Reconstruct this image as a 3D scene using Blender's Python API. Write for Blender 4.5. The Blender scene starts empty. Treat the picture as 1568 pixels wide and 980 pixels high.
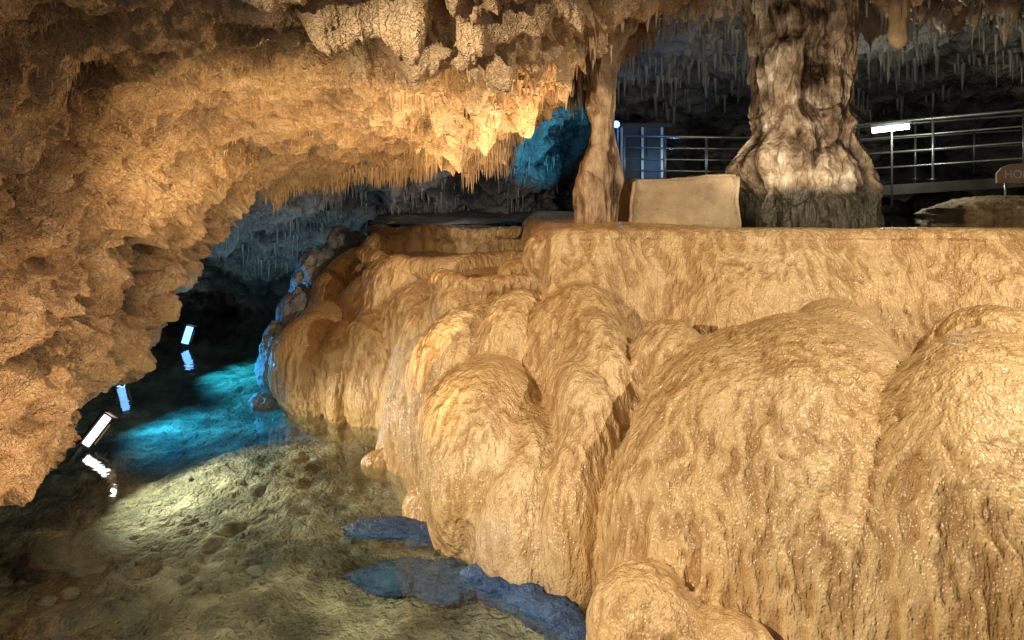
import bpy, math, random
import numpy as np
from mathutils import Vector
random.seed(7); rng=np.random.default_rng(11)
sc=bpy.context.scene
sc.view_settings.view_transform='Standard'; sc.view_settings.look='None'; sc.view_settings.exposure=0
col=sc.collection

# ---------------- noise ----------------
def _h(ix,iy,iz):
    h=(ix.astype(np.uint32)*np.uint32(374761393)+iy.astype(np.uint32)*np.uint32(668265263)+iz.astype(np.uint32)*np.uint32(2147483647-8))
    h=(h^(h>>np.uint32(13)))*np.uint32(1274126177)
    h=(h^(h>>np.uint32(16)))*np.uint32(2246822519)
    h=h^(h>>np.uint32(13))
    return h.astype(np.float32)/np.float32(4294967295.0)
def noise(p,s=(1,1,1),off=0.0):
    q=p*np.array(s)+off+100.0
    i=np.floor(q).astype(np.int64); f=(q-i).astype(np.float32); f=f*f*f*(f*(f*6-15)+10)
    x,y,z=i[:,0],i[:,1],i[:,2]; r=0
    for a in (0,1):
        wa=f[:,0] if a else 1-f[:,0]
        for b in (0,1):
            wb=f[:,1] if b else 1-f[:,1]
            for c in (0,1):
                wc=f[:,2] if c else 1-f[:,2]
                r=r+wa*wb*wc*_h(x+a,y+b,z+c)
    return r*2-1
def fbm(p,s,o=4,off=0.0,ridge=False):
    s=np.array(s,float) if hasattr(s,'__len__') else np.array([s,s,s],float)
    t=0;a=1.0;n=0
    for k in range(o):
        v=noise(p,s,off+k*17.3)
        if ridge: v=1-2*np.abs(v)
        t=t+a*v;n+=a;a*=.5;s=s*2.03
    return t/n

# ---------------- mesh helpers ----------------
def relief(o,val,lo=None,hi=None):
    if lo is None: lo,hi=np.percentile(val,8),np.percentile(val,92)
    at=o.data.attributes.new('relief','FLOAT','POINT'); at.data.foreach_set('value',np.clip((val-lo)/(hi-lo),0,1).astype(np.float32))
def mkobj(name,v,f,mat=None,smooth=True,parent=None):
    me=bpy.data.meshes.new(name)
    me.from_pydata([tuple(a) for a in v] if not isinstance(v,np.ndarray) else v.tolist(),[],f if isinstance(f,list) else f.tolist())
    me.update()
    if smooth: me.polygons.foreach_set('use_smooth',[True]*len(me.polygons))
    o=bpy.data.objects.new(name,me); col.objects.link(o)
    if mat: me.materials.append(mat)
    if parent: o.parent=parent
    return o
def empty(name):
    e=bpy.data.objects.new(name,None); col.objects.link(e); return e
class MB:
    def __init__(s): s.v=[];s.f=[]
    def tube(s,pts,rad,n=8,cap=True):
        pts=[Vector(p) for p in pts]; base=len(s.v)
        if not hasattr(rad,'__len__'): rad=[rad]*len(pts)
        for i,p in enumerate(pts):
            d=(pts[min(i+1,len(pts)-1)]-pts[max(i-1,0)]).normalized()
            a=d.cross(Vector((0,0,1)) if abs(d.z)<.9 else Vector((1,0,0))).normalized(); b=d.cross(a)
            for k in range(n):
                t=2*math.pi*k/n
                s.v.append(tuple(p+(a*math.cos(t)+b*math.sin(t))*rad[i]))
        for i in range(len(pts)-1):
            for k in range(n):
                s.f.append((base+i*n+k,base+i*n+(k+1)%n,base+(i+1)*n+(k+1)%n,base+(i+1)*n+k))
        if cap:
            s.f.append(tuple(base+k for k in range(n))[::-1]); s.f.append(tuple(base+(len(pts)-1)*n+k for k in range(n)))
    def box(s,c,d,rz=0,rx=0,ry=0):
        from mathutils import Euler
        m=Euler((rx,ry,rz)).to_matrix(); base=len(s.v); c=Vector(c)
        for x in (-.5,.5):
            for y in (-.5,.5):
                for z in (-.5,.5): s.v.append(tuple(c+m@Vector((x*d[0],y*d[1],z*d[2]))))
        for f in ((0,1,3,2),(4,6,7,5),(0,4,5,1),(2,3,7,6),(0,2,6,4),(1,5,7,3)): s.f.append(tuple(base+i for i in f))
    def stal(s,p,L,r,n=6,lean=0.04):
        p=np.array(p,float); base=len(s.v); R=6
        lx,ly=random.uniform(-lean,lean)*L,random.uniform(-lean,lean)*L
        for i in range(R):
            t=i/(R-1); rr=r*((1-t)**.8*.9+.1)*(1+random.uniform(-.18,.18)) if i<R-1 else r*.05
            if i==0: rr*=1.7
            for k in range(n):
                a=2*math.pi*k/n; q=rr*random.uniform(.82,1.18)
                s.v.append((p[0]+lx*t+math.cos(a)*q,p[1]+ly*t+math.sin(a)*q,p[2]+.06-(L+.06)*t))
        for i in range(R-1):
            for k in range(n): s.f.append((base+i*n+k,base+(i+1)*n+k,base+(i+1)*n+(k+1)%n,base+i*n+(k+1)%n))
    def obj(s,name,mat,smooth=True,parent=None): return mkobj(name,s.v,s.f,mat,smooth,parent)

# ---------------- materials ----------------
def nt(name):
    m=bpy.data.materials.new(name); m.use_nodes=True; t=m.node_tree; t.nodes.clear()
    o=t.nodes.new('ShaderNodeOutputMaterial'); return m,t,o
def N(t,k):
    return t.nodes.new(k)
def tex(t,scale,vec,kind='ShaderNodeTexNoise',sc_=1.0,detail=5,rough=.55):
    mp=N(t,'ShaderNodeMapping'); mp.inputs['Scale'].default_value=scale; t.links.new(vec,mp.inputs[0])
    n=t.nodes.new(kind); n.inputs['Scale'].default_value=sc_
    if kind=='ShaderNodeTexNoise': n.inputs['Detail'].default_value=detail; n.inputs['Roughness'].default_value=rough
    t.links.new(mp.outputs[0],n.inputs['Vector']); return n
def ramp(t,fac,stops):
    r=t.nodes.new('ShaderNodeValToRGB'); e=r.color_ramp.elements
    while len(e)<len(stops): e.new(.5)
    for i,(p,c) in enumerate(stops): e[i].position=p; e[i].color=(*c,1)
    t.links.new(fac,r.inputs[0]); return r
def mixc(t,fac,a,b,mode='MIX'):
    mx=t.nodes.new('ShaderNodeMix'); mx.data_type='RGBA'; mx.blend_type=mode
    for i,x in ((0,fac),(6,a),(7,b)):
        if isinstance(x,(int,float)): mx.inputs[i].default_value=x
        elif isinstance(x,tuple): mx.inputs[i].default_value=(*x,1)
        else: t.links.new(x,mx.inputs[i])
    return mx.outputs[2]
def mathn(t,op,a,b):
    n=t.nodes.new('ShaderNodeMath'); n.operation=op
    for i,x in enumerate((a,b)):
        if isinstance(x,(int,float)): n.inputs[i].default_value=x
        else: t.links.new(x,n.inputs[i])
    return n.outputs[0]
def bump(t,h,d,last):
    b=t.nodes.new('ShaderNodeBump'); b.inputs['Strength'].default_value=1; b.inputs['Distance'].default_value=d
    t.links.new(h,b.inputs['Height'])
    if last: t.links.new(last,b.inputs['Normal'])
    return b.outputs[0]
def rockmat(name,stops,cs=1.2,bumps=((9,9,9,.05),(40,40,40,.012)),rough=.6,spec=.5,zstain=None,rel=None,fibre=None,bdet=4):
    m,t,o=nt(name); g=t.nodes.new('ShaderNodeNewGeometry'); pos=g.outputs['Position']
    p=N(t,'ShaderNodeBsdfPrincipled'); p.inputs['Roughness'].default_value=rough; p.inputs['Specular IOR Level'].default_value=spec
    n=tex(t,(cs,cs,cs),pos,detail=7,rough=.6); r=ramp(t,n.outputs['Fac'],stops); c=r.outputs[0]
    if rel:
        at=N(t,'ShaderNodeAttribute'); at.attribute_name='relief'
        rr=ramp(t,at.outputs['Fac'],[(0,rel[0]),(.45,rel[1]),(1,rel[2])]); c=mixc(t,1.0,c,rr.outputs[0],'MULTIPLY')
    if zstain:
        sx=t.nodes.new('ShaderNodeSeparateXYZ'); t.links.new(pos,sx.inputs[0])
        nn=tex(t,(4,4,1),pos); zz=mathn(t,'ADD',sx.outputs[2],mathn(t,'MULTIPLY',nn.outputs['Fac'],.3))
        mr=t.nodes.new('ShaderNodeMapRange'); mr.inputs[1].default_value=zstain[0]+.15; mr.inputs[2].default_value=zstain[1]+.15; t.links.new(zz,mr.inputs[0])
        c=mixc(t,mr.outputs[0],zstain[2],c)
    last=None
    for bx,by,bz,d in bumps:
        nn=tex(t,(bx,by,bz),pos,detail=bdet,rough=.5); last=bump(t,nn.outputs['Fac'],d,last)
    if fibre:
        tot=None
        for k,s in enumerate((fibre[0],fibre[0]*1.7)):
            nn=tex(t,(s,s,s),pos,detail=2,rough=.5); d=mathn(t,'ABSOLUTE',mathn(t,'SUBTRACT',nn.outputs['Fac'],.5),0)
            fr=ramp(t,d,[(0,(1,1,1)),(.025,(.4,)*3),(.09,(0,0,0))]).outputs[0]
            tot=fr if tot is None else mathn(t,'MAXIMUM',tot,fr)
        last=bump(t,tot,fibre[1],last); c=mixc(t,mathn(t,'MULTIPLY',tot,.22),c,fibre[2])
    t.links.new(c,p.inputs['Base Color'])
    t.links.new(last,p.inputs['Normal']); t.links.new(p.outputs[0],o.inputs[0]); return m
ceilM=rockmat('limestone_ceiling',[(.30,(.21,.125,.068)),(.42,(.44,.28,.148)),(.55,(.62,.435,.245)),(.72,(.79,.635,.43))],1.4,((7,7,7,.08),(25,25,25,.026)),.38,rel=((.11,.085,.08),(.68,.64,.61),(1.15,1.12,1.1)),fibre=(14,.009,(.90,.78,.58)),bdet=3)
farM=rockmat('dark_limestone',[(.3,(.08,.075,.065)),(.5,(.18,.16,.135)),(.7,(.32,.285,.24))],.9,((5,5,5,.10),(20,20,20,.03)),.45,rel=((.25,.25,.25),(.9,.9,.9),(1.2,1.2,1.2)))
rubM=rockmat('rubble_rock',[(.3,(.06,.05,.04)),(.5,(.14,.12,.09)),(.7,(.24,.2,.15))],.9,((5,5,5,.12),(22,22,22,.05)),.6)
stalM=rockmat('stalactite_calcite',[(.3,(.30,.18,.09)),(.55,(.54,.37,.21)),(.75,(.76,.61,.43))],2.0,((14,14,5,.03),),.36)
stalG=rockmat('grey_calcite',[(.3,(.16,.145,.12)),(.55,(.32,.285,.23)),(.75,(.50,.45,.38))],2.0,((14,14,5,.03),),.4)
boulM=rockmat('pale_boulder_rock',[(.3,(.20,.20,.20)),(.55,(.38,.38,.37)),(.75,(.55,.54,.52))],2.0,((8,8,8,.08),(30,30,30,.03)),.45)
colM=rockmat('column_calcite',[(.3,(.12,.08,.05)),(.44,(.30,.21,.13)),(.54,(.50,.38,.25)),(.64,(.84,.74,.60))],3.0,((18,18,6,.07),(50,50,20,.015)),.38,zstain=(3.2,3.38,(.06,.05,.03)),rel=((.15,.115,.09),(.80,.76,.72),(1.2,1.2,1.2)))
col2M=rockmat('thin_column_calcite',[(.3,(.14,.08,.04)),(.48,(.36,.235,.13)),(.7,(.62,.46,.28))],3.0,((18,18,5,.07),(60,60,20,.012)),.4,rel=((.20,.15,.11),(.85,.8,.76),(1.2,1.2,1.2)))
isleM=rockmat('islet_calcite',[(.3,(.22,.13,.06)),(.48,(.44,.29,.14)),(.7,(.62,.46,.25))],2.2,((12,12,12,.08),(50,50,50,.02)),.5)
blueR=rockmat('blue_light_tint_rock',[(.3,(.02,.05,.13)),(.55,(.05,.11,.23)),(.75,(.11,.19,.34))],3,((14,14,14,.06),(60,60,60,.025)),.45)  # blue lamp light put into the base colour of these rocks
subR=rockmat('submerged_rock',[(.3,(.13,.12,.10)),(.55,(.25,.235,.18)),(.75,(.38,.35,.27))],2.2,((10,10,10,.05),(40,40,40,.02)),.7)
bedM=rockmat('sandy_bed',[(.36,(.085,.075,.052)),(.5,(.24,.205,.14)),(.62,(.52,.44,.31))],1.3,((7,7,7,.09),(22,22,22,.08)),.8)
slabM=rockmat('stone_block',[(.3,(.32,.22,.13)),(.55,(.50,.37,.22)),(.75,(.66,.52,.34))],2.5,((8,8,8,.05),(60,60,60,.015)),.7)
concM=rockmat('dark_concrete',[(.3,(.03,.028,.022)),(.7,(.08,.07,.06))],3,((20,20,20,.006),),.8)

def flowmat():
    m,t,o=nt('flowstone'); g=t.nodes.new('ShaderNodeNewGeometry'); pos=g.outputs['Position']
    p=N(t,'ShaderNodeBsdfPrincipled'); p.inputs['Specular IOR Level'].default_value=.65
    n=tex(t,(.8,.8,.4),pos,detail=3,rough=.5)
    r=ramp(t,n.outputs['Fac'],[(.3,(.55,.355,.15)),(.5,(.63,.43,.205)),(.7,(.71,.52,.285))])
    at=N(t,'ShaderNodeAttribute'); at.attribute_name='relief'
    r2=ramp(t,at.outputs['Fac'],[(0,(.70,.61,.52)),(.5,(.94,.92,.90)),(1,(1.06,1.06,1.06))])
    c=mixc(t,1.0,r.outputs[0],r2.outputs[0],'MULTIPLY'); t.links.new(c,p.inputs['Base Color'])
    rr=ramp(t,tex(t,(3,3,1.5),pos).outputs['Fac'],[(.35,(.23,)*3),(.65,(.38,)*3)]); t.links.new(rr.outputs[0],p.inputs['Roughness'])
    last=None
    last=bump(t,tex(t,(28,28,9),pos,detail=1).outputs['Fac'],.032,last)
    last=bump(t,tex(t,(80,80,55),pos,detail=0).outputs['Fac'],.009,last)
    t.links.new(last,p.inputs['Normal']); t.links.new(p.outputs[0],o.inputs[0]); return m
flowM=flowmat()
def watermat(name,tint,bs=2.5,bd=.01):
    m,t,o=nt(name); g=t.nodes.new('ShaderNodeNewGeometry')
    n=tex(t,(bs,bs,bs),g.outputs['Position'],detail=3,rough=.5)
    b=t.nodes.new('ShaderNodeBump'); b.inputs['Distance'].default_value=bd; t.links.new(n.outputs['Fac'],b.inputs['Height'])
    gl=N(t,'ShaderNodeBsdfGlossy'); gl.inputs['Roughness'].default_value=.03; gl.inputs['Color'].default_value=(1,1,1,1)
    tr=N(t,'ShaderNodeBsdfTransparent'); tr.inputs[0].default_value=(*tint,1)
    t.links.new(b.outputs[0],gl.inputs['Normal'])
    # Schlick reflectance, the same from both sides of the surface
    dt=N(t,'ShaderNodeVectorMath'); dt.operation='DOT_PRODUCT'; t.links.new(g.outputs['Incoming'],dt.inputs[0]); t.links.new(b.outputs[0],dt.inputs[1])
    cs=mathn(t,'ABSOLUTE',dt.outputs['Value'],0); om=mathn(t,'SUBTRACT',1.0,cs); pw=mathn(t,'POWER',om,4.6)
    F_=mathn(t,'ADD',mathn(t,'MULTIPLY',pw,.97),.03)
    mx=t.nodes.new('ShaderNodeMixShader'); t.links.new(F_,mx.inputs[0]); t.links.new(tr.outputs[0],mx.inputs[1]); t.links.new(gl.outputs[0],mx.inputs[2])
    t.links.new(mx.outputs[0],o.inputs[0]); return m
waterM=watermat('lower_pool_water',(.80,.90,.86),2.5,.010)
water2M=watermat('upper_pool_water',(.35,.55,.48),1.5,.008)
def simple(name,c,rough=.5,metal=0,em=None,es=0):
    m,t,o=nt(name); p=N(t,'ShaderNodeBsdfPrincipled'); p.inputs['Roughness'].default_value=rough; p.inputs['Metallic'].default_value=metal
    g=t.nodes.new('ShaderNodeNewGeometry'); n=tex(t,(8,8,8),g.outputs['Position'])
    r=ramp(t,n.outputs['Fac'],[(.3,tuple(x*.75 for x in c)),(.7,c)]); t.links.new(r.outputs[0],p.inputs['Base Color'])
    if em: p.inputs['Emission Color'].default_value=(*em,1); p.inputs['Emission Strength'].default_value=es
    t.links.new(p.outputs[0],o.inputs[0]); return m
steel=simple('galvanised_steel',(.42,.42,.38),.4,.8)
dark=simple('black_housing',(.04,.04,.045),.5)
copper=simple('weathered_housing',(.42,.28,.16),.6)
emW=simple('floodlight_glass_warm',(.8,.8,.8),.3,0,(1,.95,.97),6)
emB=simple('floodlight_glass_blue',(.8,.8,.8),.3,0,(.12,.36,1),4.5)
emBlue=simple('blue_lamp_glass',(.4,.5,.9),.3,0,(.08,.20,1),9)
emF=simple('fluorescent_tube',(.8,.8,.8),.3,0,(.95,1,.9),14)
whiteP=simple('white_paint',(.75,.75,.72),.5)

# ---------------- flowstone (implicit surface) ----------------
def ell(c,r): return ('e',np.array(c,float),np.array(r,float))
def box(c0,c1,rd): c0=np.array(c0,float);c1=np.array(c1,float); return ('b',(c0+c1)/2,(c1-c0)/2,rd)
def cap(pts,r): return ('c',[np.array(p,float) for p in pts],r)
PR=[
 box((.35,8.15,-2),(9,10.2,2.70),.3), box((.3,8.2,-2),(2.7,15.5,2.86),.25),
 ('w',),
 box((-2.7,12.6,-2),(.7,16.3,2.58),.3), box((-2.3,10.9,-2),(.7,13,2.2),.3), box((-1.0,8.6,-2),(1,11.2,2.1),.3),
 cap([(-2.6,16,2.56),(-2.75,14.5,2.5),(-2.45,13.2,2.56),(-1.6,12.75,2.56),(-.7,12.9,2.58),(.1,12.5,2.6)],.12),
 cap([(-2.5,12.8,2.25),(-2.35,11.7,2.2),(-1.7,11.0,2.12),(-.9,10.75,2.15),(-.2,11.0,2.2),(.3,10.6,2.3)],.14),
 cap([(-.9,9.2,2.1),(-.55,8.75,2.08),(.0,8.7,2.15),(.5,8.5,2.2)],.13),
 ell((.15,9.1,2.2),(.33,.3,.26)), ell((.45,8.7,2.5),(.35,.5,.34)),
 # A
 ell((2.35,6.2,.2),(1.45,1.6,2.03)), ell((1.7,5.95,.1),(.98,1.1,1.9)), ell((2.95,6.6,1.1),(.7,.8,1.12)), ell((1.5,6.75,.9),(.6,.7,1.18)), ell((2.2,5.35,0),(.7,.8,1.5)),
 # B
 ell((3.4,5.25,.2),(1.2,1.25,2.0)), ell((5.0,5.5,.5),(1.25,1.3,1.95)), ell((2.8,4.95,-.1),(.7,.8,1.5)), ell((4.2,6.4,.6),(.8,.8,1.7)), ell((5.8,6.6,.8),(1.2,1,1.7)), ell((3.5,4.6,.1),(.7,.7,1.5)),
 # C1 C2
 ell((-.25,7.2,.62),(.74,.95,1.02)), ell((.12,6.7,.3),(.48,.75,1.0)), ell((.58,6.6,.3),(.42,.85,1.4)), ell((.85,7.0,.6),(.5,.85,1.5)),
 # D
 ell((-.45,8.1,.5),(.78,.8,1.53)), ell((.15,7.85,.7),(.7,.72,1.45)), ell((.78,7.5,.9),(.72,.7,1.40)), ell((-.88,8.7,.3),(.56,.7,1.35)),
 # between
 ell((-1.35,9.5,.1),(.42,.5,.85)), ell((-1.0,9.6,.5),(.66,.8,1.38)), ell((-.95,9.0,.1),(.4,.5,.95)),
 # E
 ell((-2.98,11.35,.55),(.62,.8,.98)), ell((-1.92,10.65,.5),(.55,.72,.98)), ell((-2.45,10.9,.45),(.38,.62,.92)), ell((-2.1,11.7,1.0),(.9,.8,.97)), ell((-1.2,10.7,.9),(.7,.8,1.08)),
 ell((-1.5,10.2,.1),(.42,.5,.9)), ell((-2.7,13.2,.9),(.7,1.2,1.45)), ell((-3.0,12.4,.7),(.6,.7,1.2)),ell((-1.75,11.1,1.4),(.6,.5,.88)),
 # small
 ell((.95,4.95,.05),(.44,.45,.66)), ell((1.35,4.75,0),(.4,.4,.5)), ell((-.95,7.25,.02),(.24,.2,.28)), ell((-1.45,8.75,-.02),(.28,.2,.22)), ell((-1.25,8.6,-.05),(.2,.2,.18)),
]
def smax(a,b,k):
    h=np.maximum(k-np.abs(a-b),0)/k; return np.maximum(a,b)+h*h*k*.25
def sdf(P,pad=None):
    x,y,z=P[...,0],P[...,1],P[...,2]
    wx=x+.07*np.sin(2.3*y+1.7*z+.4)+.035*np.sin(5.1*y+3.3*z); wy=y+.07*np.sin(2.1*x+1.1*z+1.2)+.03*np.sin(6.3*x-2*z); wz=z+.03*np.sin(3.1*x+2.2*y)
    D=None;k=.045
    for pr in PR:
        kk=k
        if pr[0]=='e':
            a=(wx-pr[1][0]);b=(wy-pr[1][1]);c=(wz-pr[1][2]);r=pr[2]
            k0=np.sqrt((a/r[0])**2+(b/r[1])**2+(c/r[2])**2)+1e-6
            k1=np.sqrt((a/r[0]**2)**2+(b/r[1]**2)**2+(c/r[2]**2)**2)+1e-6
            d=k0*(k0-1)/k1
        elif pr[0]=='w':
            yy=y-7.9+.07*np.sin(2.6*x+.5)+.04*np.sin(6.1*x+1.5)+.20*np.sin(2.1*x+2)*np.clip(2.8-z,0,1)
            pl=-.88*yy+.47*(z-2.8)
            d=smax(smax(pl,z-2.86,.10),np.maximum(np.maximum(.35-x,y-8.3-.05*np.sin(3*x)),-9),.2); kk=.12
        elif pr[0]=='b':
            a=np.abs(wx-pr[1][0])-pr[2][0]+pr[3];b=np.abs(wy-pr[1][1])-pr[2][1]+pr[3];c=np.abs(wz-pr[1][2])-pr[2][2]+pr[3]
            d=np.sqrt(np.maximum(a,0)**2+np.maximum(b,0)**2+np.maximum(c,0)**2)+np.minimum(np.maximum(a,np.maximum(b,c)),0)-pr[3]
        else:
            d=None
            for p0,p1 in zip(pr[1][:-1],pr[1][1:]):
                u=p1-p0; L=(u**2).sum(); t=np.clip(((wx-p0[0])*u[0]+(wy-p0[1])*u[1]+(wz-p0[2])*u[2])/L,0,1)
                e=np.sqrt((wx-p0[0]-t*u[0])**2+(wy-p0[1]-t*u[1])**2+(wz-p0[2]-t*u[2])**2)-pr[2]
                d=e if d is None else np.minimum(d,e)
        if D is None: D=d
        else:
            h=np.maximum(kk-np.abs(D-d),0)/kk; D=np.minimum(D,d)-h*h*kk*.25
    return D
vx=.055
lo=np.array((-4.2,3.6,-.7)); hi=np.array((7.2,16.8,3.1)); n=((hi-lo)/vx).astype(int)+1
gx,gy,gz=[(lo[i]+vx*np.arange(n[i])).astype(np.float32) for i in range(3)]
F=np.empty(n,np.float32)
for i0 in range(0,n[0],32):
    G=np.stack(np.meshgrid(gx[i0:i0+32],gy,gz,indexing='ij'),-1); F[i0:i0+32]=sdf(G)
S=F<0
cnt=sum(S[a:n[0]-1+a,b:n[1]-1+b,c:n[2]-1+c].astype(np.int8) for a in(0,1) for b in(0,1) for c in(0,1))
act=(cnt>0)&(cnt<8); idx=-np.ones(act.shape,np.int64); idx[act]=np.arange(act.sum())
V=np.argwhere(act)*vx+lo+vx/2
for it in range(4):
    d=sdf(V); e=.01; g=np.stack([(sdf(V+np.eye(3)[i]*e)-d)/e for i in range(3)],-1)
    st=(d/np.maximum((g**2).sum(1),.2))[:,None]*g; l=np.linalg.norm(st,axis=1,keepdims=True); V=V-st*np.minimum(1,vx*.8/np.maximum(l,1e-9))
Q=[]
def quads(A,B,ax):
    ch=np.argwhere(A!=B); s=A[tuple(ch.T)]
    o=[k for k in range(3) if k!=ax]; ok=np.all([(ch[:,k]>0)&(ch[:,k]<n[k]-1) for k in o],axis=0); ch=ch[ok];s=s[ok]
    def ix(d1,d2):
        c=ch.copy(); c[:,o[0]]-=d1; c[:,o[1]]-=d2; return idx[tuple(c.T)]
    q=np.stack([ix(1,1),ix(0,1),ix(0,0),ix(1,0)],-1)
    fl=s if ax!=1 else ~s
    q[~fl]=q[~fl][:,::-1]; Q.append(q)
quads(S[:-1],S[1:],0);quads(S[:,:-1],S[:,1:],1);quads(S[:,:,:-1],S[:,:,1:],2)
Q=np.concatenate(Q); Q=Q[(Q>=0).all(1)]
fo=mkobj('flowstone_base_mesh',V,Q)
ms=fo.modifiers.new('s','SUBSURF'); ms.levels=2; ms.render_levels=2
dg=bpy.context.evaluated_depsgraph_get(); me=bpy.data.meshes.new_from_object(fo.evaluated_get(dg))
bpy.data.objects.remove(fo)
nv=len(me.vertices)
P=np.empty(nv*3,np.float32);me.vertices.foreach_get('co',P);P=P.reshape(-1,3)
Nn=np.empty(nv*3,np.float32);me.vertex_normals.foreach_get('vector',Nn);gr=Nn.reshape(-1,3).copy()
j=np.arange(0,nv,997); d0=sdf(P[j]); d1=sdf(P[j]+gr[j]*.02)
if np.median(d1-d0)<0: gr=-gr
steep=np.clip((1-np.abs(gr[:,2]))*1.8,0,1)
wp=P.copy(); wp[:,0]+=.06*noise(P,(3,3,3)); wp[:,1]+=.06*noise(P,(3,3,3),31)
wq=wp.copy(); wq[:,0]+=.03*noise(P,(9,9,9),51); wq[:,1]+=.03*noise(P,(9,9,9),52)
lowest=np.clip((2.7-P[:,2])/.4,0,1)
bil=np.sqrt(noise(wp,(1.3,1.3,.5),21)**2+.006)
bil2=np.sqrt(noise(wp,(3.6,3.6,1.1),25)**2+.02)
big=.03*fbm(P,1.5,2)+(.09*bil+.025*bil2*steep)*lowest-.03
r1=noise(wq,(16,16,3.0),9); r2_=noise(wq,(24,24,6.0),3)
fine=(.45+.55*steep)*(.019*r1+.0125*r2_)+(1-steep)*.004*fbm(P,(12,12,24),2,2)
mod=.35+.65*np.clip(.7+1.6*noise(P,(1.0,1.0,.6),44),0,1)
fine*=mod
D=big+fine
D=np.where(P[:,2]>2.74,D*.25,D)
P=P+gr*D[:,None]
me.vertices.foreach_set('co',P.astype(np.float32).ravel()); me.update(); me.polygons.foreach_set('use_smooth',[True]*len(me.polygons))
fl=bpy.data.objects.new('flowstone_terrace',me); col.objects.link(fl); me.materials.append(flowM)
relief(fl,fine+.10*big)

# ---------------- curved rock sheets ----------------
def cr(C,m):
    k=len(C); t=np.linspace(0,k-1-1e-6,m); i=t.astype(int); f=(t-i)
    g=lambda j:C[np.clip(j,0,k-1)]
    f=f.reshape((-1,)+(1,)*(C.ndim-1))
    a,b,c,d=g(i-1),g(i),g(i+1),g(i+2)
    return .5*((2*b)+(c-a)*f+(2*a-5*b+4*c-d)*f*f+(3*b-a-3*c+d)*f**3)
def sheet(C,mu,mv):
    C=np.array(C,float); A=cr(C,mu); A=cr(A.transpose(1,0,2),mv).transpose(1,0,2); return A
def gridnormals(A,center):
    du=np.gradient(A,axis=0);dv=np.gradient(A,axis=1);nn=np.cross(du,dv);nn/=np.maximum(np.linalg.norm(nn,axis=2,keepdims=True),1e-9)
    s=((np.array(center)-A)*nn).sum(2); 
    if np.median(s)<0: nn=-nn
    return nn
def gridfaces(a,b):
    i=np.arange(a*b).reshape(a,b); return np.stack([i[:-1,:-1],i[1:,:-1],i[1:,1:],i[:-1,1:]],-1).reshape(-1,4)
NC=[
[(-3.2,1,4.6),(-4,2.5,4.1),(-4.6,3.5,3.3),(-5,4,2.4),(-5.2,4.3,1.6),(-5.3,4.5,.8),(-6,4.8,.9),(-7,5,1.6)],
[(-2.5,1.5,4.7),(-3.1,3.8,4.4),(-3.5,5,4.09),(-4.06,5.8,3.2),(-4.41,6.3,2.08),(-4.55,6.5,.79),(-5.2,7,1.0),(-6.5,7.3,1.8)],
[(-2.2,1.5,4.8),(-2.9,4.2,4.5),(-3.4,6,4.16),(-3.96,7,3.51),(-4.67,8,2.13),(-5.12,8.5,.85),(-5.9,8.9,1.1),(-7,9.2,2)],
[(-1.8,1.5,4.8),(-2.52,5.5,4.38),(-3.44,7.5,4.0),(-4.21,9,3.28),(-4.9,10,2.31),(-5.33,10.5,1.33),(-6.1,10.9,1.6),(-7,11.2,2.4)],
[(-1.4,1.5,4.85),(-2.08,5.5,4.43),(-3.03,8,4.06),(-4.07,10.5,3.39),(-4.76,11.5,2.89),(-5.4,12,2.18),(-6,12.5,2.5),(-6.5,13,3.3)],
[(-1,1.5,4.85),(-1.55,5.2,4.45),(-2.3,7.5,4.27),(-3.16,10,3.91),(-3.84,11.5,3.51),(-4.29,12.5,3.31),(-4.5,13,3.6),(-4.7,13.5,4.3)],
[(-.7,1.5,4.9),(-1.1,5.5,4.58),(-1.5,7.5,4.47),(-1.9,9.5,4.13),(-2.2,11,3.79),(-2.4,12,3.52),(-2.5,12.6,3.8),(-2.5,13,4.6)],
[(-.3,1.5,4.95),(-.51,5.5,4.67),(-.65,7,4.58),(-.79,8.5,4.34),(-.93,10,4.09),(-1.02,11,3.84),(-1.05,11.6,4.2),(-1.05,12,5)],
[(0,1.5,5),(0,5.5,4.72),(-.03,7,4.7),(-.03,8.3,4.61),(-.03,9.5,4.47),(-.04,10.5,4.23),(-.04,11.1,4.6),(0,11.5,5.4)],
[(.5,1.5,5.2),(.5,5.5,4.97),(.62,7,5.06),(.69,8,5.06),(.77,9,5.05),(.86,10,4.99),(.9,10.6,5.3),(.9,11,6)],
[(1.2,1.5,5.6),(1.4,5.5,5.6),(1.6,7,5.75),(1.75,8.5,5.85),(1.83,9.5,5.91),(2.03,10.5,5.9),(2.1,11.2,6.2),(2.1,11.6,6.8)],
[(3,1.5,6.2),(3,5.5,6.2),(3.2,7,6.2),(3.4,8.5,6.2),(3.5,10,6.3),(3.6,11.5,6.4),(3.6,12.3,6.6),(3.6,13,7)],
[(5.5,1.5,6.1),(5.5,5.5,6.1),(5.6,7,6.15),(5.7,8.5,6.15),(5.7,10,6.2),(5.7,11.5,6.3),(5.7,12.3,6.6),(5.7,13,7)],
[(8,1.5,6),(8,5.5,6),(8,7,6.1),(8,8.5,6.1),(8,10,6.2),(8,11.5,6.3),(8,12.3,6.6),(8,13,7)]]
A=sheet(NC,940,600); nn=gridnormals(A,(0,6,1)); a,b,_=A.shape; P=A.reshape(-1,3); M=nn.reshape(-1,3)
tt=np.tile(np.linspace(0,7,b),(a,1)).ravel()
rug=np.clip((P[:,0]+2.0)/1.2,0,1)
lefty=np.clip((-3.3-P[:,0])/.8,0,1)
amp=.45+.8*rug+1.0*lefty
W=P+.25*np.stack([fbm(P,1.3,3,5),fbm(P,1.3,3,15),fbm(P,1.3,3,25)],-1)
rd=fbm(W,(1.2,1.2,1.2),3,3,ridge=True)
pk=np.clip(fbm(W,(2.0,2.0,1.6),3,41)+.04,0,1)
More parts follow.
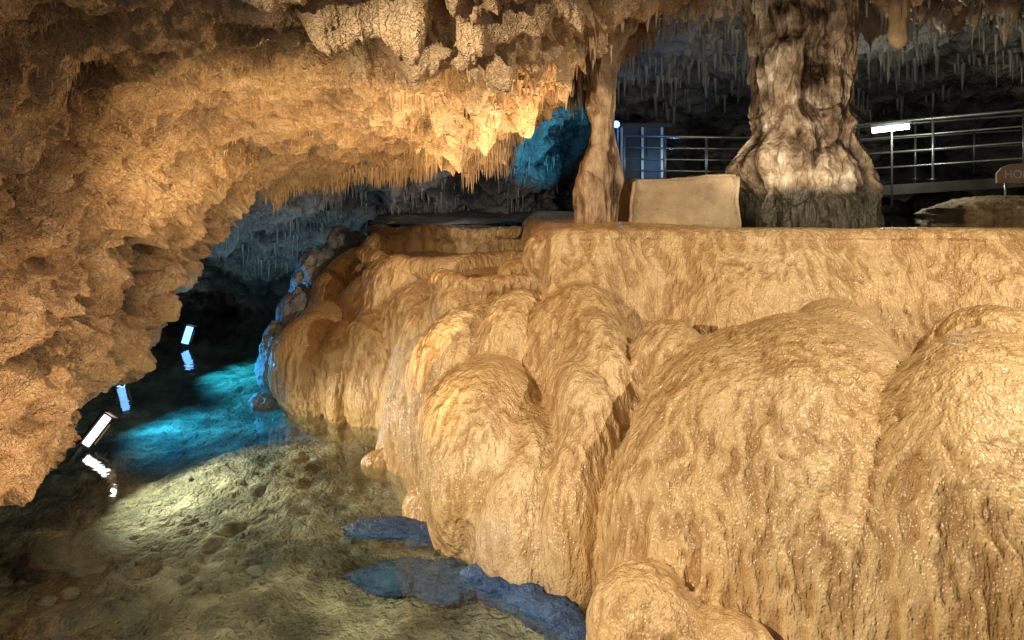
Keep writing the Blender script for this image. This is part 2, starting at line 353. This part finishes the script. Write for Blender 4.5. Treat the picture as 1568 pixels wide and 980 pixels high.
pk2=np.clip(noise(W,(5.5,5.5,4.0),43)-.05,0,1)
bl_=np.sqrt(noise(W,(2.4,2.4,1.9),63)**2+.004)
rg2=fbm(W,(4.2,4.2,3.6),4,61,ridge=True)
D=amp*(.14*rd-.68*pk-.18*pk2+.18*bl_+.11*rg2)+.025*fbm(P,(10,10,10),3,77,ridge=True)+.12*fbm(P,.7,2,90)
P2=P+M*D[:,None]
boss=np.clip(noise(W,(2.4,2.4,2.4),60)-.05,0,1)*rug; boss2=np.clip(noise(W,(5.5,5.5,3.5),70)-.1,0,1)*rug
P2[:,2]-=boss*.28+boss2*.26
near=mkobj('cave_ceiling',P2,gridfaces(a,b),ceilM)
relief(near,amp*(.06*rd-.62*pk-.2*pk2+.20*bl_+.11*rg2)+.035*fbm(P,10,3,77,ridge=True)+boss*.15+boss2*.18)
nearP=P2; nearN=M; nearT=tt

FC=[
[(-7.5,3,-.8),(-7.6,3,.8),(-7.4,3.5,2.2),(-6.5,4,3.4),(-5,4,5),(-3,4,6.5)],
[(-8,8,-.8),(-8.2,8,.6),(-8,8.5,1.8),(-7.5,9,3),(-6.5,9,4.2),(-4,9,6)],
[(-9,13,-.8),(-9.2,13,.6),(-9,13,1.8),(-8,12.5,2.8),(-6.5,12,4),(-4,11,5.5)],
[(-9.3,20.3,-.8),(-9.1,19.8,.4),(-8,17.5,1.6),(-7,15.2,2.7),(-6,13.8,3.7),(-4.5,12.5,5)],
[(-7,20.5,-.8),(-6.9,20,.5),(-6.1,17.8,1.8),(-5.3,15.5,3.0),(-4.6,13.8,3.7),(-4,12.5,4.8)],
[(-4.2,20,-.8),(-4.2,19.6,.9),(-3.7,17.8,2.2),(-3.3,15.5,3.5),(-2.9,14,4.0),(-2.6,12.5,5)],
[(-1.4,19,-.8),(-1.4,18.5,1.5),(-1.3,17.5,2.9),(-1.2,16,4.2),(-1,14,4.9),(-.9,12,5.6)],
[(.6,18.5,0),(.6,18,2.5),(.6,17.3,3.6),(.6,16.3,4.8),(.7,14,5.6),(.8,11.5,6.2)],
[(2,21,1),(2,21,3),(2,20,4.5),(1.9,18,5.6),(1.9,15,6.2),(1.9,11.5,6.6)],
[(5.2,22,1),(5.2,22,3),(5,21,5),(4.3,17,6.2),(3.5,14,6.4),(3,12,6.7)],
[(12,21,1),(12,21,3),(11.5,20,5),(9.5,17,6),(8,14.5,6.3),(6.5,12,6.7)],
[(15,14,1),(15,14,3),(14.5,14,5),(13,13.5,6),(11,12.5,6.5),(9,11.5,6.8)],
[(15,4,1),(15,4,3),(14,4,5),(12,4,6),(10,4,6.3),(7,4,6.6)]]
A=sheet(FC,700,360); nn=gridnormals(A,(0,9,2)); a,b,_=A.shape; P=A.reshape(-1,3); M=nn.reshape(-1,3)
W=P+.25*np.stack([fbm(P,1.3,3,5),fbm(P,1.3,3,15),fbm(P,1.3,3,25)],-1)
D=.34*fbm(W,(.9,.9,.9),5,5,ridge=True)+.14*fbm(W,3.5,4,18,ridge=True)-.45*np.clip(fbm(W,(1.6,1.6,1.2),3,51),0,1)
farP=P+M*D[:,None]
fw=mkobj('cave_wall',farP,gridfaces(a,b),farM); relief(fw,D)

# ---------------- stalactites ----------------
S1=MB()
clump=noise(nearP,(2.2,2.2,2.2),5)
cand=np.where((nearN[:,2]<-.35)&(nearT>4.4)&(nearT<5.25)&(nearP[:,0]>-4.3)&(nearP[:,0]<1.3)&(nearP[:,2]>2.6)&(clump>-.45))[0]
for i in rng.choice(cand,1250):
    S1.stal(nearP[i],random.uniform(.05,.24)*(.9 if nearP[i,0]<-2.2 else 1.15),random.uniform(.009,.022))
cand=np.where((nearN[:,2]<-.5)&(nearT>1.2)&(nearT<4.6)&(nearP[:,0]>-4.0)&(nearP[:,0]<1.5)&(clump>-.1))[0]
for i in rng.choice(cand,1500):
    S1.stal(nearP[i],random.uniform(.02,.08),random.uniform(.006,.014),n=5,lean=.2)
cand=np.where((nearN[:,2]<-.5)&(nearT>1.8)&(nearT<4.6)&(nearP[:,0]>-1.3)&(nearP[:,0]<1.5)&(clump>.05))[0]
for i in rng.choice(cand,360):
    S1.stal(nearP[i],random.uniform(.06,.2),random.uniform(.012,.035))
S1.obj('ceiling_stalactites',stalM)
S2=MB()
clf=noise(farP,(1.3,1.3,1.3),5)
cand=np.where((farP[:,2]>1.3)&(farP[:,1]>12)&(farP[:,0]<1.2)&(farP[:,0]>-9)&(clf>-.2))[0]
for i in rng.choice(cand,1300):
    S2.stal(farP[i],random.uniform(.08,.38),random.uniform(.012,.038))
cand=np.where((farP[:,2]>5.4)&(farP[:,1]>11.5)&(farP[:,0]>1.2)&(farP[:,0]<11)&(clf>-.1))[0]
for i in rng.choice(cand,600):
    S2.stal(farP[i],random.uniform(.08,.6),random.uniform(.02,.07))
cand=np.where((nearT>3.5)&(nearT<5.6)&(nearP[:,0]>1.7))[0]
for i in rng.choice(cand,420):
    S2.stal(nearP[i],random.uniform(.06,.34),random.uniform(.015,.045))
S2.obj('grey_stalactites',stalG)
S3=MB()
for k in range(46):
    x=.45+random.random()*.65; y=8.7+random.random()*.8
    S3.stal((x,y,5.1),random.uniform(.3,.95)*(1.15-abs(x-.8)),random.uniform(.035,.08),n=8)
S3.obj('stalactite_cluster',col2M)
def hang(name,x,y,z,L,r,mat):
    zs=np.linspace(0,1,60); v=[];nA=36
    for t in zs:
        rr=r*(1.25-.45*t+.25*math.exp(-((t-.82)/.12)**2)) * (math.sqrt(max(0,1-((t-.9)/.1)**2)) if t>.9 else 1)+.002
        for k in range(nA):
            an=2*math.pi*k/nA; v.append((x+math.cos(an)*rr,y+math.sin(an)*rr,z-L*t))
    v=np.array(v); d=.05*fbm(v,(9,9,3),3,4); cen=np.stack([np.full(len(v),x),np.full(len(v),y),v[:,2]],-1); v=v+(v-cen)/r*d[:,None]
    f=[(i*nA+k,(i+1)*nA+k,(i+1)*nA+(k+1)%nA,i*nA+(k+1)%nA) for i in range(59) for k in range(nA)]
    return mkobj(name,v,f,mat)
hang('hanging_stalactite',5.02,9.5,6.2,1.1,.10,stalM)

# ---------------- columns ----------------
def column(name,prof,mat,seed,fl=1.0,lumps=()):
    H=460;nA=380
    zs=np.linspace(prof[0][0],prof[-1][0],H)
    ph=np.linspace(0,2*np.pi,nA,endpoint=False)
    C=cr(np.array(prof,float)[:,1:],400); Z=cr(np.array(prof,float)[:,0],400)
    cx=np.interp(zs,Z,C[:,0]);cy=np.interp(zs,Z,C[:,1]);rx=np.interp(zs,Z,C[:,2]);ry=np.interp(zs,Z,C[:,3])
    ZZ,AA=np.meshgrid(zs,ph,indexing='ij')
    dirx,diry=np.cos(AA),np.sin(AA)
    X=cx[:,None]+dirx*rx[:,None];Y=cy[:,None]+diry*ry[:,None]
    p=np.stack([X,Y,ZZ],-1).reshape(-1,3)
    q=p.copy();q[:,0]+=.10*noise(p,(2,2,2),seed);q[:,1]+=.10*noise(p,(2,2,2),seed+40)
    a1=fbm(q,(2.8,2.8,.45),2,seed,ridge=True); a2=fbm(q,(8,8,1.1),3,seed+5)
    dr=fbm(q,(20,20,3.0),2,seed+15)
    step=np.abs(((p[:,2]*1.5+.9*noise(p,(3,3,.6),seed+77))%1.0))
    a3=(step**2)*np.clip(noise(p,(2,2,1),seed+50)+.1,0,1)
    D=fl*(.14*a1+.13*a2-.08*a3+.06*fbm(p,(4.5,4.5,3.5),4,seed+9)+.04*dr)
    for (lx,ly,lz,w,h,am) in lumps:
        D+=am*np.exp(-((p[:,0]-lx)**2+(p[:,1]-ly)**2)/w**2-((p[:,2]-lz)/h)**2)
    dd=np.stack([dirx,diry,dirx*0],-1).reshape(-1,3); p=p+dd*D[:,None]
    i=np.arange(H*nA).reshape(H,nA); j=np.roll(i,-1,axis=1)
    f=np.stack([i[:-1],j[:-1],j[1:],i[1:]],-1).reshape(-1,4)
    o=mkobj(name,p,f,mat); relief(o,.10*a1+.13*a2-.12*a3+.07*dr+.12*fbm(p,(6,6,4),4,seed+9)); return o
column('stalagmite_column',[(2.3,4.0,10,.86,.85),(2.84,4.0,10,.84,.82),(3.33,3.98,10,.80,.78),(4.09,3.97,10,.62,.62),(4.99,3.95,10,.57,.57),(5.88,3.93,10,.61,.61),(6.7,3.9,10,.85,.85)],colM,3,1.0,
   lumps=((3.2,9.7,3.62,.36,.30,.36),(3.5,9.3,3.75,.35,.25,.16)))
column('slender_column',[(2.6,1.06,9.1,.25,.25),(2.95,1.05,9.1,.25,.24),(3.35,1.06,9.1,.26,.25),(3.72,1.09,9.1,.20,.2),(3.9,1.12,9.1,.13,.13),(4.3,1.1,9.1,.14,.14),(4.7,1.1,9.1,.18,.17),(5.0,1.08,9.1,.26,.26),(5.4,1.08,9.1,.45,.45)],col2M,23,.48)

# ---------------- rocks ----------------
def rockverts(c,r,seed,sub=5,am=.2):
    import bmesh
    bm=bmesh.new(); bmesh.ops.create_icosphere(bm,subdivisions=sub,radius=1)
    v=np.array([x.co[:] for x in bm.verts]); f=[[w.index for w in g.verts] for g in bm.faces]; bm.free()
    d=1+am*fbm(v,1.4,4,seed*7.7)+am*.4*fbm(v,(4,4,4),3,seed*3.1,ridge=True); v=v*d[:,None]*np.array(r)+np.array(c); return v,f
def rocks(name,L,mat,sub=5,am=.2):
    vs=[];fs=[];o=0
    for k,(c,r) in enumerate(L):
        v,f=rockverts(c,r,k+1+len(name),sub,am); vs.append(v); fs+= [[a+o for a in g] for g in f]; o+=len(v)
    return mkobj(name,np.concatenate(vs),fs,mat)
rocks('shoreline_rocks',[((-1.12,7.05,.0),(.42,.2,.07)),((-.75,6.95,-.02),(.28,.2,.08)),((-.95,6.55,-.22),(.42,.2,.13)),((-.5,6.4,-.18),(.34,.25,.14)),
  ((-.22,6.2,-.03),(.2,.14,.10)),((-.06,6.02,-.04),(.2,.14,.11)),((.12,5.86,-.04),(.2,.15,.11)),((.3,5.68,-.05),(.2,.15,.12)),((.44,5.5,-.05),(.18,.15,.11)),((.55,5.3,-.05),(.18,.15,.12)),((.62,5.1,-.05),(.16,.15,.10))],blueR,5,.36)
rocks('boulder',[((-3.75,11.9,.55),(.33,.4,.5)),((-3.6,12.6,.9),(.4,.6,.7)),((-3.55,13.5,1.4),(.5,.7,.75)),((-3.3,14.6,1.8),(.45,.7,.72)),((-3.75,11.2,.05),(.25,.2,.14))],boulM,5,.36)
L=[((-4.4,7.6,-.55),(.6,.4,.16)),((-3.6,6.4,-.55),(.7,.35,.12))]
for k in range(60):
    x=random.uniform(-4.2,-.8);y=random.uniform(4.6,9.5); s=random.uniform(.03,.09); L.append(((x,y,-.42),(s,s*.8,s*.5)))
rocks('submerged_rocks',L,subR,4,.3)
rocks('pool_islet',[((9.0,12.8,2.85),(1.75,.7,.33)),((7.9,12.9,2.82),(.6,.4,.25))],isleM,5,.25)
L=[]
for k in range(60):
    x=random.uniform(2.5,12); L.append(((x,random.uniform(15.5,19),2.95),(random.uniform(.3,.9),.5,random.uniform(.15,.5))))
rocks('rubble',L,rubM,3,.3)

# ---------------- bed and water ----------------
def hf(name,x0,x1,y0,y1,st,fn,mat):
    xs=np.arange(x0,x1,st);ys=np.arange(y0,y1,st);X,Y=np.meshgrid(xs,ys,indexing='ij');p=np.stack([X,Y,X*0],-1).reshape(-1,3);p[:,2]=fn(p)
    return mkobj(name,p,gridfaces(len(xs),len(ys)),mat)
def bedf(p):
    return -.42-.25*np.clip((-2.2-p[:,0])/3,0,1)+.14*np.exp(-((p[:,0]+3.2)/1.3)**2-((p[:,1]-9.2)/1.8)**2)+.15*np.clip((p[:,0]+1.5)/2,0,1)+.08*fbm(p,.8,3)+.05*fbm(p,(4,4,1),3,9,ridge=True)+.035*fbm(p,(12,12,1),2,4)
hf('pool_bed',-11,8,0,23,.05,bedf,bedM)
mkobj('water',[(-11,-1,0),(8,-1,0),(8,22,0),(-11,22,0)],[(0,1,2,3)],waterM)
hf('upper_pool_bed',2.2,16,8.6,23,.12,lambda p:2.45+.15*fbm(p,.9,4)+np.clip((p[:,1]-15.5)*.35,0,.6),concM)
mkobj('upper_pool_water',[(2.3,8.05,2.835),(7.3,8.03,2.835),(16,7.8,2.835),(16,22.5,2.835),(2.3,22.5,2.835)],[(0,1,2,3,4)],water2M)
mkobj('rimstone_pool_water',[(-2.2,13.1,2.6),(.4,12.9,2.6),(.5,15.8,2.6),(-2.2,15.9,2.6)],[(0,1,2,3)],waterM)
hf('cave_floor',-3,3.0,15.2,22,.1,lambda p:2.6+.12*fbm(p,1.2,4)+np.clip((p[:,1]-15)*.08,0,.6),rubM)

# ---------------- stone block ----------------
def block():
    import bmesh
    bm=bmesh.new(); bmesh.ops.create_cube(bm,size=1)
    bmesh.ops.bevel(bm,geom=bm.edges[:],offset=.03,segments=2,affect='EDGES')
    bmesh.ops.subdivide_edges(bm,edges=bm.edges[:],cuts=9,use_grid_fill=True)
    v=np.array([x.co[:] for x in bm.verts]); f=[[w.index for w in g.verts] for g in bm.faces]; bm.free()
    t=v[:,2]+.5; 
    X=2.2+v[:,0]*(1.50-.14*t)+.02*t; Y=9.75+v[:,1]*.9; Z=2.72+t*(.72+.08*v[:,0])
    p=np.stack([X,Y,Z],-1); p+=.07*np.stack([fbm(p,2.5,3,1),fbm(p,2.5,3,9),fbm(p,2.5,3,5)],-1)
    mkobj('stone_block',p,f,slabM)
block()

# ---------------- railings & walkway ----------------
def railing(name,path,h,rails=4,gap=1.1):
    root=empty(name)
    R=MB();Pp=MB()
    for k in range(rails):
        z=h*(1-k/rails)
        R.tube([(x,y,zz+z) for x,y,zz in path],.03 if k==0 else .019,8)
    for (p0,p1) in zip(path[:-1],path[1:]):
        d=Vector(p1)-Vector(p0); m=max(1,int(d.length/gap))
        for i in range(m+1):
            q=Vector(p0)+d*i/m
            Pp.tube([q-Vector((0,0,.1)),q+Vector((0,0,h))],.028,8)
            Pp.box((q.x,q.y,q.z+.01),(.14,.14,.02))
    R.obj('rails',steel,parent=root); Pp.obj('posts',steel,parent=root)
railing('steel_railing',[(6.9,15,3.42),(9.8,14,3.62),(13,12,3.75)],1.22)
railing('steel_railing',[(6.5,16.3,3.42),(9.8,15.5,3.62),(13.5,13.6,3.75)],1.22)
railing('steel_railing',[(2.35,15.3,3.5),(4.9,15.2,3.46),(6.9,15,3.42)],.95,4,.8)
Wk=MB()
for p0,p1 in zip([(1.9,16,3.38),(4.9,15.85,3.36),(6.9,15.6,3.32),(9.8,14.7,3.52)],[(4.9,15.85,3.36),(6.9,15.6,3.32),(9.8,14.7,3.52),(13.3,12.7,3.65)]):
    b0=len(Wk.v); a=Vector(p0);b=Vector(p1);d=(b-a).normalized();s=Vector((-d.y,d.x,0))*.8
    for q in (a,b):
        for sg in (-1,1):
            for dz in (-.16,0.04): Wk.v.append(tuple(q+s*sg+Vector((0,0,dz))))
    for f in ((0,1,3,2),(4,6,7,5),(0,4,5,1),(2,3,7,6),(0,2,6,4),(1,5,7,3)): Wk.f.append(tuple(b0+i for i in f))
    m=int((b-a).length/2)+1
    for i in range(m): 
        q=a+(b-a)*(i+.5)/m; Wk.tube([(q.x,q.y,2.3),(q.x,q.y,q.z-.1)],.12,12)
Wk.obj('walkway',concM,smooth=False)

# hut
hut=empty('service_hut')
B=MB();B.box((2.9,17.2,4.1),(1.1,1.2,1.35));B.obj('walls',simple('hut_paint',(.05,.07,.10),.6),False,hut)
B=MB();B.box((2.9,17.1,4.83),(1.35,1.5,.09),rx=.06);B.obj('roof',dark,False,hut)
B=MB();B.box((2.72,16.58,3.95),(.38,.05,1.1));B.box((3.2,16.58,4.3),(.28,.05,.4));B.obj('door_and_window',dark,False,hut)
B=MB()
for x in (2.48,2.95,3.39): B.box((x,16.55,4.1),(.05,.06,1.3))
B.obj('frames',whiteP,False,hut)

# sign
sg=empty('information_sign')
v=[];pts=[(-.42,0),(.42,0),(.42,.2),(.34,.32),(.18,.4),(0,.42),(-.18,.4),(-.34,.32),(-.42,.2)]
SX=8.68
for y in (0,.04):
    for x,z in pts: v.append((SX+x,12.45+y,3.42+z*.8))
m_=len(pts);f=[tuple(range(m_)),tuple(range(m_,2*m_))[::-1]]+[(i,(i+1)%m_,m_+(i+1)%m_,m_+i) for i in range(m_)]
mkobj('panel',v,f,copper,False,sg)
tc=bpy.data.curves.new('lettering','FONT');tc.body='HOKO';tc.size=.20;tc.extrude=.004;tc.align_x='CENTER';to=bpy.data.objects.new('lettering',tc);col.objects.link(to);to.location=(SX,12.44,3.50);to.rotation_euler=(math.pi/2,0,0);tc.materials.append(whiteP);to.parent=sg
B=MB();B.tube([(SX-.25,12.49,3.0),(SX-.25,12.49,3.47)],.02);B.tube([(SX+.25,12.49,3.0),(SX+.25,12.49,3.47)],.02);B.obj('legs',steel,True,sg)

# ---------------- lamps ----------------
def light(name,kind,loc,target,power,color,size=.1,angle=90,blend=.6):
    L=bpy.data.lights.new(name,kind);L.energy=power;L.color=color;L.shadow_soft_size=size
    if kind=='SPOT': L.spot_size=math.radians(angle);L.spot_blend=blend
    o=bpy.data.objects.new(name,L);col.objects.link(o);o.location=loc
    o.rotation_euler=(Vector(target)-Vector(loc)).to_track_quat('-Z','Y').to_euler(); return o
def flood(loc,d,glass,w=.16,h=.44,tilt=.5):
    r=empty('floodlight'); 
    from mathutils import Matrix
    q=Vector(d).to_track_quat('Y','Z').to_matrix()@Matrix.Rotation(tilt,3,'Y'); loc=Vector(loc)
    def ob(nm,c,s,mat):
        b=MB();b.box((0,0,0),s);vv=[tuple(loc+q@(Vector(x)+Vector(c))) for x in b.v];o=mkobj(nm,vv,b.f,mat,False,r)
        bv=o.modifiers.new('b','BEVEL');bv.width=.008;bv.segments=2
    ob('glass',(0,.045,0),(w,.02,h),glass); ob('housing',(0,0,0),(w+.05,.08,h+.05),dark)
    ob('visor',(0,.09,h/2+.03),(w+.05,.16,.015),copper); ob('bracket',(-w/2-.05,0,0),(.02,.05,h*.7),copper)
    ob('stand',(0,-.03,-h/2-.12),(.05,.05,.25),dark)
flood((-5.3,9.3,.22),(.75,-.65,.1),emW,.10,.40,-.75)
flood((-6.55,12.3,.2),(.7,-.7,.1),emB,.12,.42,-.25)
flood((-6.9,15.5,.25),(.7,-.7,.1),emB,.15,.36,-.35)
light('floodlight_beam','SPOT',(-5.0,9.15,.50),(-3.7,9.0,-.30),620,(1,.90,.66),.03,110,.9)
light('floodlight_beam','SPOT',(-6.3,12.15,.6),(-5.0,12.2,-.35),800,(.02,.42,.95),.03,120,.9)
light('floodlight_beam','SPOT',(-6.6,15.4,.6),(-5.2,15.6,-.35),1200,(.02,.48,.9),.03,120,.9)
light('floodlight_beam','SPOT',(-6.3,14.9,.3),(-5.2,16.5,2.5),80,(.3,.6,1),.05,110,.8)
light('floodlight_beam','SPOT',(-5.9,11.9,.3),(-5.6,11.0,1.3),20,(.1,.45,1),.05,120,.9)
# warm spots without fixtures, for the flowstone and ceiling
light('warm_floodlight','SPOT',(-3.4,1.2,3.6),(1.4,6.9,1.0),1700,(1,.83,.58),.05,72,.5)
light('warm_floodlight','SPOT',(5.6,3.2,5.4),(2.8,6.2,1.0),1330,(1,.86,.64),.04,95,.5)  # added from the upper right to rake the flowstone ridges
light('warm_floodlight','SPOT',(-.9,4.3,.35),(-2.3,9.2,4.3),1700,(1,.70,.36),.04,62,.9)
light('warm_floodlight','SPOT',(-2.4,4.6,.4),(-4.7,7.6,2.2),250,(1,.64,.33),.04,78,.9)
light('warm_floodlight','SPOT',(-1.2,9.9,2.6),(-1.8,9.4,4.4),120,(1,.66,.30),.04,150,.9)
light('warm_floodlight','SPOT',(.7,8.4,3.1),(-1.0,8.2,4.7),220,(1,.66,.32),.04,120,.8)  # unseen spot placed to rake the ceiling and harden its relief
light('column_floodlight','SPOT',(2.4,6.8,3.1),(3.6,10,4.4),220,(1,.87,.68),.05,55,.7)
light('pale_unseen_spot','SPOT',(3.2,11.6,3.1),(2.8,13.5,6.4),60,(1,.92,.80),.06,120,.8)
light('pale_unseen_spot','SPOT',(-4.6,14.2,.6),(-4.2,16.5,3.0),50,(.85,.9,1),.06,150,.8)  # unseen neutral fill added for the far left stalactites
light('pale_unseen_spot','SPOT',(-1.4,14.8,2.9),(-1.2,17.2,3.6),35,(.9,.88,.9),.06,150,.8)  # unseen neutral fill added to lighten the far wall
light('pool_fill_light','SPOT',(-1.9,.4,3.5),(-.9,6.4,-.4),400,(1,.92,.78),.12,58,1.0)  # fill added above the water to brighten the bed
light('blue_floodlight','SPOT',(-1.6,5.2,.5),(-.1,5.9,.0),24,(.05,.35,1),.04,45,.7)
# blue lamp by hut
bl=empty('blue_lamp')
v,f=rockverts((2.08,14.6,4.63),(.07,.07,.07),3,3,0);mkobj('bulb',v,f,emBlue,True,bl)
B=MB();B.tube([(2.12,14.65,3.4),(2.12,14.65,4.6)],.02);B.obj('pole',dark,True,bl)
light('blue_lamp_light','POINT',(2.15,14.45,4.6),(0,0,0),16,(.1,.35,1),.06)
light('cyan_floodlight','SPOT',(1.4,14.6,3.3),(.75,16.8,4.6),330,(.05,.55,1),.05,60,.6)
light('blue_floodlight','SPOT',(-5.0,12.5,.6),(-3.4,13.2,1.6),110,(.08,.45,1),.05,50,.6)
light('hut_light','POINT',(3.3,15.9,3.9),(0,0,0),12,(.25,.6,1),.05)
fx=empty('fluorescent_lamp')
B=MB();B.tube([(6.95,14.1,4.46),(7.55,13.9,4.52)],.05,12);B.obj('tube',emF,True,fx)
B=MB();B.box((7.25,14.02,4.57),(.7,.12,.05),rz=-.32,ry=-.08);B.tube([(7.3,14.05,3.0),(7.3,14.05,4.56)],.02);B.obj('bracket',dark,False,fx)
light('fluorescent_light','POINT',(7.25,13.7,4.35),(0,0,0),70,(.95,1,.85),.15)

# ---------------- world ----------------
w=bpy.data.worlds.new('World');sc.world=w;w.use_nodes=True
bg=w.node_tree.nodes['Background'];bg.inputs[0].default_value=(.80,.70,.68,1);bg.inputs[1].default_value=.28

cam=bpy.data.cameras.new('camera');co=bpy.data.objects.new('camera',cam);col.objects.link(co)
co.location=(0,0,3.2);co.rotation_euler=(math.pi/2,0,0);cam.lens=25.7;cam.sensor_width=36;cam.shift_y=-.1212;cam.clip_end=200;cam.clip_start=.05
sc.camera=co
